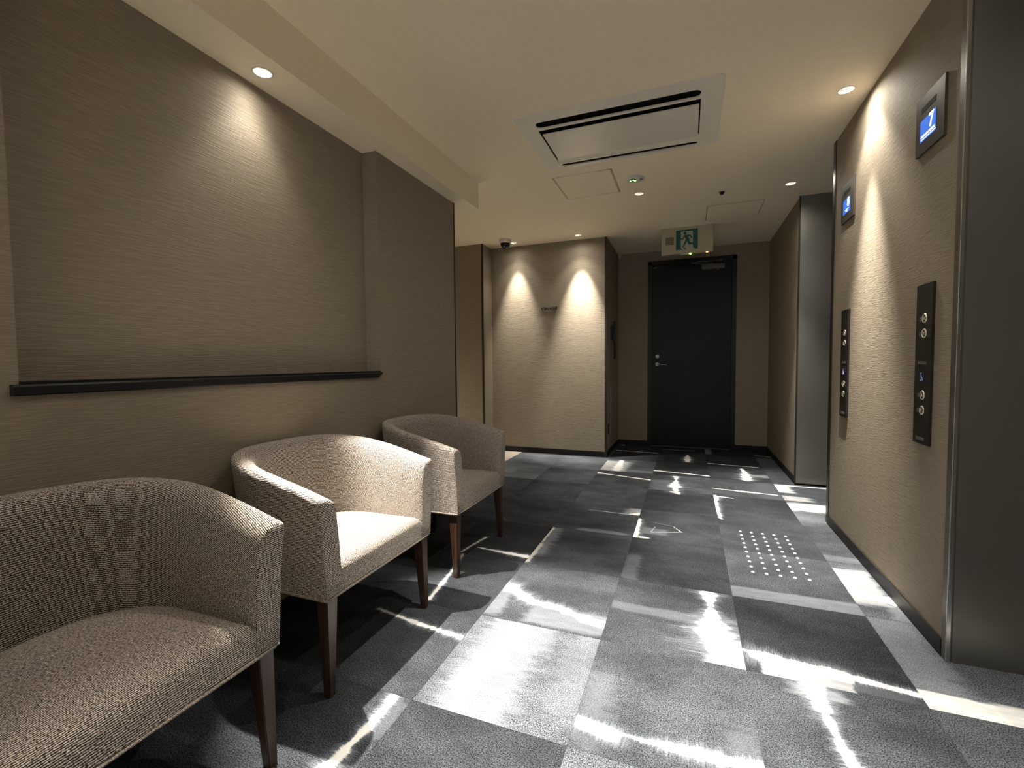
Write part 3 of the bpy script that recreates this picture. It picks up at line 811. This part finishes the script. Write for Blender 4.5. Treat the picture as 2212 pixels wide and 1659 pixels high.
hatch(-.957, -.521, 3.346, 3.822, 'metal-framed square access hatch in the ceiling behind the air conditioner', True)
hatch(.149, .600, 4.466, 4.910, 'flush ceiling access hatch with thin joints in front of the exit sign', False)

# ------------------------------------------------------------------ emergency lamp unit, sensor, camera
t = thing('emergency_light', 'small round ceiling unit with glowing green indicators beside the hatch', 'emergency light', (-.380, 3.597, ZC))
bm = bmesh.new(); lathe(bm, [(.0001, -.008), (.052, -.008), (.066, -.006), (.072, 0)], seg=40); obj('cover', bm, M_WHITE, t, True)
bm = bmesh.new(); lathe(bm, [(.0001, -.012), (.020, -.012), (.026, -.009), (.028, -.007)], (-.02, 0, 0), 24); obj('lens', bm, plain('smoked_lens', (.05, .05, .06), .15), t, True)
M_GREEN = plain('green_led', (.1, .5, .1), .4, emit=(.25, 1.0, .15), estr=6)
for dx, dy in ((-.036, .0), (-.014, -.012), (-.004, .008)):
    bm = bmesh.new(); lathe(bm, [(.0001, -.016), (.004, -.015), (.006, -.011)], (dx, dy, 0), 12); obj('indicator', bm, M_GREEN, t, True)
bm = bmesh.new(); cyl(bm, (.042, 0, -.0105), .008, .004, seg=16); obj('test_button', bm, M_GREYP, t)
t = thing('motion_sensor', 'tiny black dome sensor on the ceiling right of the mid ceiling downlight', 'sensor', (.246, 4.136, ZC))
bm = bmesh.new(); lathe(bm, [(.0001, -.004), (.026, -.004), (.030, 0)], seg=24); obj('base', bm, M_WHITE, t, True)
bm = bmesh.new(); lathe(bm, [(.0001, -.026), (.009, -.024), (.017, -.016), (.020, -.004)], seg=24); obj('dome', bm, M_BLACK, t, True)
t = thing('dome_camera', 'white ceiling dome camera with a dark glass dome over the corridor corner', 'security camera', (-1.915, 4.79, ZC))
bm = bmesh.new(); lathe(bm, [(.0001, -.040), (.058, -.040), (.066, -.034), (.070, -.004), (.070, 0)], seg=40); obj('base', bm, plain('camera_white', (.72, .66, .62), .4), t, True)
bm = bmesh.new(); lathe(bm, [(.0001, -.098)] + [(.054 * math.sin(a), -.042 - .056 * math.cos(a)) for a in (0.25, .5, .75, 1.0, 1.25, 1.57)], seg=32); obj('glass_dome', bm, plain('dark_glass', (.01, .01, .012), .08), t, True)
# tiny junction box in the alcove corner
tag(boxes('junction_box', [(-.840, -.808, YB - .03, YB - .001, 2.385, 2.437)], plain('pale_box', (.45, .42, .42), .5), None, .002), 'tiny pale junction box high in the corner left of the exit door', 'junction box')

# ------------------------------------------------------------------ exit sign
t = thing('exit_sign', 'cream emergency exit sign with a green running figure hanging from the ceiling', 'exit sign', (-.021, 5.06, 2.306))
M_CREAM = plain('sign_cream', (.46, .41, .315), .4)
boxes('sign_body', [(-.247, .247, -.010, .05, -.134, .133)], M_CREAM, t, .003)
px0, px1 = -.104, .104; pz0, pz1 = -.097, .104   # pictogram square
def pic(pts, layer, name, mat):
    bm = bmesh.new(); vs = []
    for x, y in pts:
        u = (x - 500) / 390.; yb = 672 - 32 * u; yt = 315 - 40 * u
        vv = (yb - y) / (yb - yt)
        vs.append((px0 + (px1 - px0) * u, pz0 + (pz1 - pz0) * vv))
    a = [bm.verts.new((p[0], -.010 - layer, p[1])) for p in vs]
    bm.faces.new(a)
    r = bmesh.ops.extrude_face_region(bm, geom=bm.faces[:])
    for e_ in r['geom']:
        if isinstance(e_, bmesh.types.BMVert): e_.co.y += .0008
    bmesh.ops.triangulate(bm, faces=[f for f in bm.faces if len(f.verts) > 4])
    return obj(name, bm, mat, t)
M_SGREEN = plain('sign_green', (.004, .105, .082), .4)
M_SWHITE = plain('sign_white', (.42, .42, .36), .4)
pic([(500, 315), (890, 275), (890, 640), (500, 672)], .0010, 'pictogram_board', M_SGREEN)
pic([(588, 333), (803, 313), (803, 605), (840, 643), (625, 664), (588, 633)], .0016, 'pictogram_doorway', M_SWHITE)
pic([(661 + 28 * math.cos(a * math.pi / 8), 366 + 28 * math.sin(a * math.pi / 8)) for a in range(16)], .0022, 'pictogram_head', M_SGREEN)
pic([(655, 398), (690, 390), (752, 388), (768, 400), (792, 436), (788, 448), (774, 448), (750, 416), (720, 418), (740, 470), (748, 528), (812, 526), (848, 546), (812, 560),
     (735, 563), (718, 552), (706, 500), (668, 560), (642, 612), (614, 612), (640, 552), (678, 478), (664, 436), (636, 468), (628, 472), (588, 472), (588, 455), (622, 452), (640, 420)], .0022, 'pictogram_runner', M_SGREEN)
pic([(622, 622), (652, 620), (692, 654), (664, 658)], .0022, 'pictogram_foot', M_SGREEN)
pic([(310, 441), (460, 430), (460, 570), (310, 582)], .0012, 'speaker_mesh', plain('speaker_grey', (.19, .17, .135), .7))
boxes('lamp_strip', [(-.06, .035, .005, .03, -.142, -.134)], M_WHITE, t)
boxes('green_indicator', [(.030, .042, .0, .012, -.146, -.134)], plain('green_indicator', (.2, .8, .1), .4, emit=(.35, 1, .05), estr=8), t)
boxes('red_indicator', [(.184, .200, .0, .010, -.139, -.134)], plain('red_indicator', (.8, .1, .05), .4, emit=(1, .16, .06), estr=14), t)
boxes('pull_cord_stub', [(-.236, -.228, .0, .008, -.140, -.134)], M_CHROME, t)

# ------------------------------------------------------------------ fire door
d = struct(thing('door_1', 'matt black steel exit door', 'door', (.025, YB, 0)))
del d['category']
boxes('door_frame', [(-.503, -.455, -.012, .06, 0, 2.315), (.455, .503, -.012, .06, 0, 2.315), (-.503, .503, -.012, .06, 2.268, 2.315)], M_BLACK, d, .001)
boxes('door_stop', [(-.478, .503, .056, .19, 0, 2.30)], M_VOID, d)  # added backing panel, stops sky light leaking round the leaf
leaf = boxes('door_leaf', [(-.453, .453, .012, .055, .012, 2.265)], M_DOOR, d, .002)
boxes('threshold', [(-.455, .455, -.03, .05, 0, .010)], plain('threshold_steel', (.12, .12, .12), .4, .9), d)
bm = bmesh.new(); cyl(bm, (-.386, .010, 1.132), .022, -.014, 'y', 24); cyl(bm, (-.386, -.004, 1.132), .009, -.004, 'y', 16); obj('lock_rose', bm, plain('dim_steel', (.20, .19, .18), .3, 1), leaf)
bm = bmesh.new(); cyl(bm, (-.386, .010, 1.033), .023, -.010, 'y', 24); cyl(bm, (-.386, .0, 1.033), .009, -.045, 'y', 16)
tube(bm, [(-.386, -.045, 1.033), (-.36, -.048, 1.031), (-.31, -.048, 1.028), (-.275, -.046, 1.027)], .008, 10); obj('lever_handle', bm, plain('dim_steel', (.20, .19, .18), .3, 1), leaf)
M_CLOSER = plain('closer_grey', (.13, .125, .12), .5)
cl = boxes('door_closer', [(.120, .372, -.040, .012, 2.166, 2.222)], M_CLOSER, leaf, .003)
bm = bmesh.new(); tube(bm, [(.335, -.02, 2.262), (.1, -.10, 2.246), (.01, -.13, 2.236)], .006, 8); tube(bm, [(.01, -.13, 2.232), (.10, -.08, 2.226), (.24, -.03, 2.228)], .006, 8)
cyl(bm, (.01, -.13, 2.228), .010, .014); cyl(bm, (.24, -.03, 2.222), .010, .012); cyl(bm, (.335, -.02, 2.255), .012, .018); cyl(bm, (.30, -.02, 2.156), .010, .012)
obj('closer_arm', bm, M_CLOSER, leaf)
boxes('maker_label', [(-.440, -.398, .0105, .0125, 2.232, 2.238)], plain('label_grey', (.25, .25, .25), .5), leaf)

# ------------------------------------------------------------------ alcove side wall: intercom, service door, socket
XA = -.845
t = thing('wall_telephone', 'black wall telephone with a hanging curled cord in the alcove side wall', 'telephone', (XA, 5.45, 1.42))
boxes('cradle', [(.0, .020, -.05, .05, -.085, .075)], M_BLACK, t, .004)
boxes('handset', [(.024, .05, -.028, .022, -.11, .13)], M_BLACK, t, .008)
boxes('handset_rim', [(.02, .0235, .024, .030, .06, .13)], plain('copper_rim', (.35, .22, .17), .4, .3), t)
bm = bmesh.new()
tube(bm, [(.03, -.02, -.10), (.035, -.01, -.14), (.04, .0, -.18), (.04, .01, -.22), (.04, .018, -.26), (.04, .012, -.30), (.04, -.004, -.315), (.04, -.02, -.30), (.04, -.026, -.26), (.04, -.018, -.22), (.04, .0, -.18), (.035, .016, -.14), (.02, .02, -.08)], .008, 8)
obj('cord', bm, M_BLACK, t, True)
t = thing('service_panel', 'low flush service panel with bright vertical edges in the alcove side wall', 'panel', (XA, 5.60, .54))
boxes('panel_leaf', [(.0, .004, -.185, .21, -.22, .225)], M_WALL, t)
boxes('edge_strip', [(.0, .007, -.20, -.187, -.22, .24)], M_STEELB, t)
boxes('edge_strip', [(.0, .007, .212, .225, -.22, .225)], M_STEELB, t)
t = thing('wall_socket', 'small black socket plate low on the alcove side wall', 'socket', (XA, 5.235, .305))
boxes('cover_plate', [(0, .007, -.035, .035, -.058, .058)], M_BLACK, t, .002)
boxes('socket_insert', [(.007, .009, -.015, .015, -.03, .03)], M_GREYP, t, .0005)
tag(boxes('floor_label', [(-.785, -.745, 5.90, 5.912, .0, .008)], plain('label_silver', (.4, .4, .4), .4)), 'tiny silver strip on the floor at the left foot of the exit door wall', 'label strip')

# ------------------------------------------------------------------ raised lettering on the middle wall (too small to read in the photograph)
t = thing('wall_lettering', 'row of small raised dark letters on the middle wall between the light cones', 'lettering', (-1.493, 5.105, 1.686))
M_LET = plain('bronze_letters', (.03, .022, .015), .4, .5)
# strokes (u,w) in metres, polylines
gl = [[(-.088, .012), (-.098, .004), (-.088, -.006), (-.080, -.022)], [(-.070, .016), (-.062, .020), (-.058, .012), (-.066, .004), (-.056, -.004), (-.062, -.018)],
      [(-.048, .014), (-.044, -.010), (-.036, .012)], [(-.026, .014), (-.018, -.014)], [(-.014, .018), (-.006, .018)], [(.004, .008), (.010, -.012), (.018, .010)],
      [(.028, .016), (.038, .016), (.030, .0), (.040, -.012), (.028, -.016)], [(.052, .022), (.050, -.018)], [(.058, .002), (.048, .002)], [(.068, .020), (.076, .020), (.068, -.006), (.074, -.018)], [(.086, .022), (.082, -.014)]]
for st in gl:
    bm = bmesh.new()
    for (a, b), (c_, d_) in zip(st, st[1:]):
        tube(bm, [(a, -.012, b), (c_, -.012, d_)], .0046, 6)
    bm_box(bm, st[0][0] - .0015, st[0][0] + .0015, -.012, 0, st[0][1] - .0015, st[0][1] + .0015)
    obj('letter', bm, M_LET, t)

# ------------------------------------------------------------------ lift call panels and displays on the right wall
M_PANEL = plain('dark_panel', (.016, .013, .011), .38)
M_RINGM = plain('button_ring', (.72, .68, .58), .3, .8)
M_TAG = plain('engraved_tag', (.10, .10, .105), .5)
M_DISPLATE = plain('display_plate', (.060, .050, .041), .5, .1, spec=.3)
M_BLUE = plain('display_blue', (.02, .08, .4), .3, emit=(.055, .22, .90), estr=.27)
M_BLUE2 = plain('display_blue_dark', (.02, .05, .3), .3, emit=(.03, .11, .62), estr=.25)
M_LIT = plain('display_white', (.8, .8, .8), .3, emit=(1, 1, 1), estr=.42)
M_WCB = plain('symbol_blue', (.012, .018, .10), .4)
M_WCW = plain('symbol_white', (.34, .38, .62), .4)

def call_panel(y, lab):
    t = thing('lift_call_panel', lab, 'call panel', (XR, y, 1.045), 'lift call panels')
    boxes('panel_plate', [(-.009, 0, -.065, .065, -.310, .311)], M_PANEL, t, .0012)
    for i, z in enumerate((.178, .120, -.119, -.178)):
        bm = bmesh.new(); lathe(bm, [(.0132, -.009), (.0132, -.0112), (.0150, -.0124), (.0172, -.0116), (.0182, -.009)], (0, -.006, z), 28, 'x'); b = obj('button', bm, M_RINGM, t, True)
        bm = bmesh.new(); cyl(bm, (-.009, -.006, z), .0133, -.0012, 'x', 24); obj('button_face', bm, M_PANEL, b)
        up = 1 if i % 2 == 0 else -1
        bm = bmesh.new(); v = [bm.verts.new((-.0120, -.006 + a, z + b_ * up)) for a, b_ in ((-.0065, -.006), (.0065, -.006), (0, .008))]
        bm.faces.new(v); r = bmesh.ops.extrude_face_region(bm, geom=bm.faces[:])
        for e_ in r['geom']:
            if isinstance(e_, bmesh.types.BMVert): e_.co.x += .002
        obj('arrow_mark', bm, plain('arrow_ivory', (.62, .56, .44), .5), b)
        boxes('braille_plate', [(-.0105, -.009, .014, .034, z - .010, z + .006)], M_TAG, t)
    boxes('engraved_tag', [(-.0102, -.009, -.030, .036, .000, .012)], M_TAG, t)
    boxes('engraved_tag', [(-.0102, -.009, -.030, .036, -.296, -.284)], M_TAG, t)
    sb = boxes('wheelchair_symbol', [(-.0102, -.009, -.016, .018, -.068, -.030)], M_WCB, t)
    bm = bmesh.new()
    ring = [(-.0108, .003 - .0 + .008 * math.cos(a), -.056 + .008 * math.sin(a)) for a in [math.radians(q) for q in range(100, 400, 30)]]
    tube(bm, ring, .0015, 5); tube(bm, [(-.0108, .005, -.040), (-.0108, .004, -.050), (-.0108, -.004, -.051), (-.0108, -.008, -.060), (-.0108, -.012, -.060)], .0018, 5)
    tube(bm, [(-.0108, .0048, -.044), (-.0108, -.004, -.045)], .0010, 5)
    cyl(bm, (-.0108, .005, -.035), .0030, -.001, 'x', 10)
    obj('symbol_figure', bm, M_WCW, sb)
call_panel(2.231, 'larger-looking black lift call panel nearer the camera')
call_panel(3.192, 'black lift call panel at the far end of the lit lift wall')

def text_mesh(s, size, ext=.0006):
    cu = bpy.data.curves.new('digit', 'FONT'); cu.body = s; cu.size = size; cu.extrude = ext; cu.offset = size * .018; cu.align_x = 'CENTER'; cu.align_y = 'CENTER'
    o = bpy.data.objects.new('digit_tmp', cu); C.objects.link(o)
    dg = bpy.context.evaluated_depsgraph_get(); dg.update()
    me = bpy.data.meshes.new_from_object(o.evaluated_get(dg)); bpy.data.objects.remove(o, do_unlink=True)
    return me
def display(y, digit, dy, lab, rows):
    t = thing('floor_display', lab, 'lift display', (XR, y, 1.981), 'lift floor displays')
    bm = bmesh.new(); bm_box(bm, -.009, 0, -.110, .110, -.109, .109)
    plate = obj('display_plate', bm, M_DISPLATE, t)
    for k in range(3):
        boxes('speaker_slot', [(-.0095, -.0088, -.050, .066, .062 - k * .008, .0655 - k * .008)], M_VOID, t)
    scr = boxes('screen', [(-.0100, -.009, -.050, .073, -.064, .018)], M_BLUE, t)
    boxes('screen_edge', [(-.0103, -.0100, .066, .073, -.064, .018)], M_BLUE2, scr)
    me = text_mesh(digit, .072); me.materials.append(M_LIT); me.name = 'digit'
    o = bpy.data.objects.new('digit', me); C.objects.link(o); o.parent = scr
    # face toward -X, text right runs toward -Y
    o.matrix_local = Matrix(((0, 0, -1, -.0108), (-1, 0, 0, dy), (0, 1, 0, -.010), (0, 0, 0, 1)))
    rnd = random.Random(5)
    for (zz, h, a, b, den) in rows:
        bm = bmesh.new(); q = a
        while q > b:
            wd = rnd.uniform(.004, .0075)
            bm_box(bm, -.0108, -.0100, q - wd, q, zz, zz + h * rnd.uniform(.8, 1)); 
            q -= wd + rnd.uniform(.0006, .0016) / den
        o = obj('caption_line', bm, M_LIT, scr)
display(2.238, '7', -.018, 'lift floor display with a white 7 on blue, above the nearer call panel', ((-.050, .009, .062, -.046, 1.5), (-.059, .004, .062, -.046, 3)))
display(3.199, '8', -.022, 'lift floor display with a white 8 on blue, above the farther call panel', ((-.048, .006, .030, -.030, 1), (-.057, .004, .018, -.012, 1)))

# ------------------------------------------------------------------ tactile studs
t = thing('tactile_paving', 'field of fifty small white tactile studs on the carpet before the lift wall', 'tactile paving', (.434, 2.83, 0))
bm = bmesh.new(); lathe(bm, [(.0001, .0045), (.0045, .0043), (.0068, .003), (.008, 0)], seg=16)
M_STUD = plain('stud_white', (.85, .85, .80), .4)
s0 = None
for i in range(5):
    for j in range(10):
        x = -.121 + .0615 * i; y = -.292 + .0655 * j
        if s0 is None: s0 = obj('stud', bm, M_STUD, t, True, (x, y, 0))
        else:
            c2 = s0.copy(); C.objects.link(c2); c2.location = (x, y, 0)
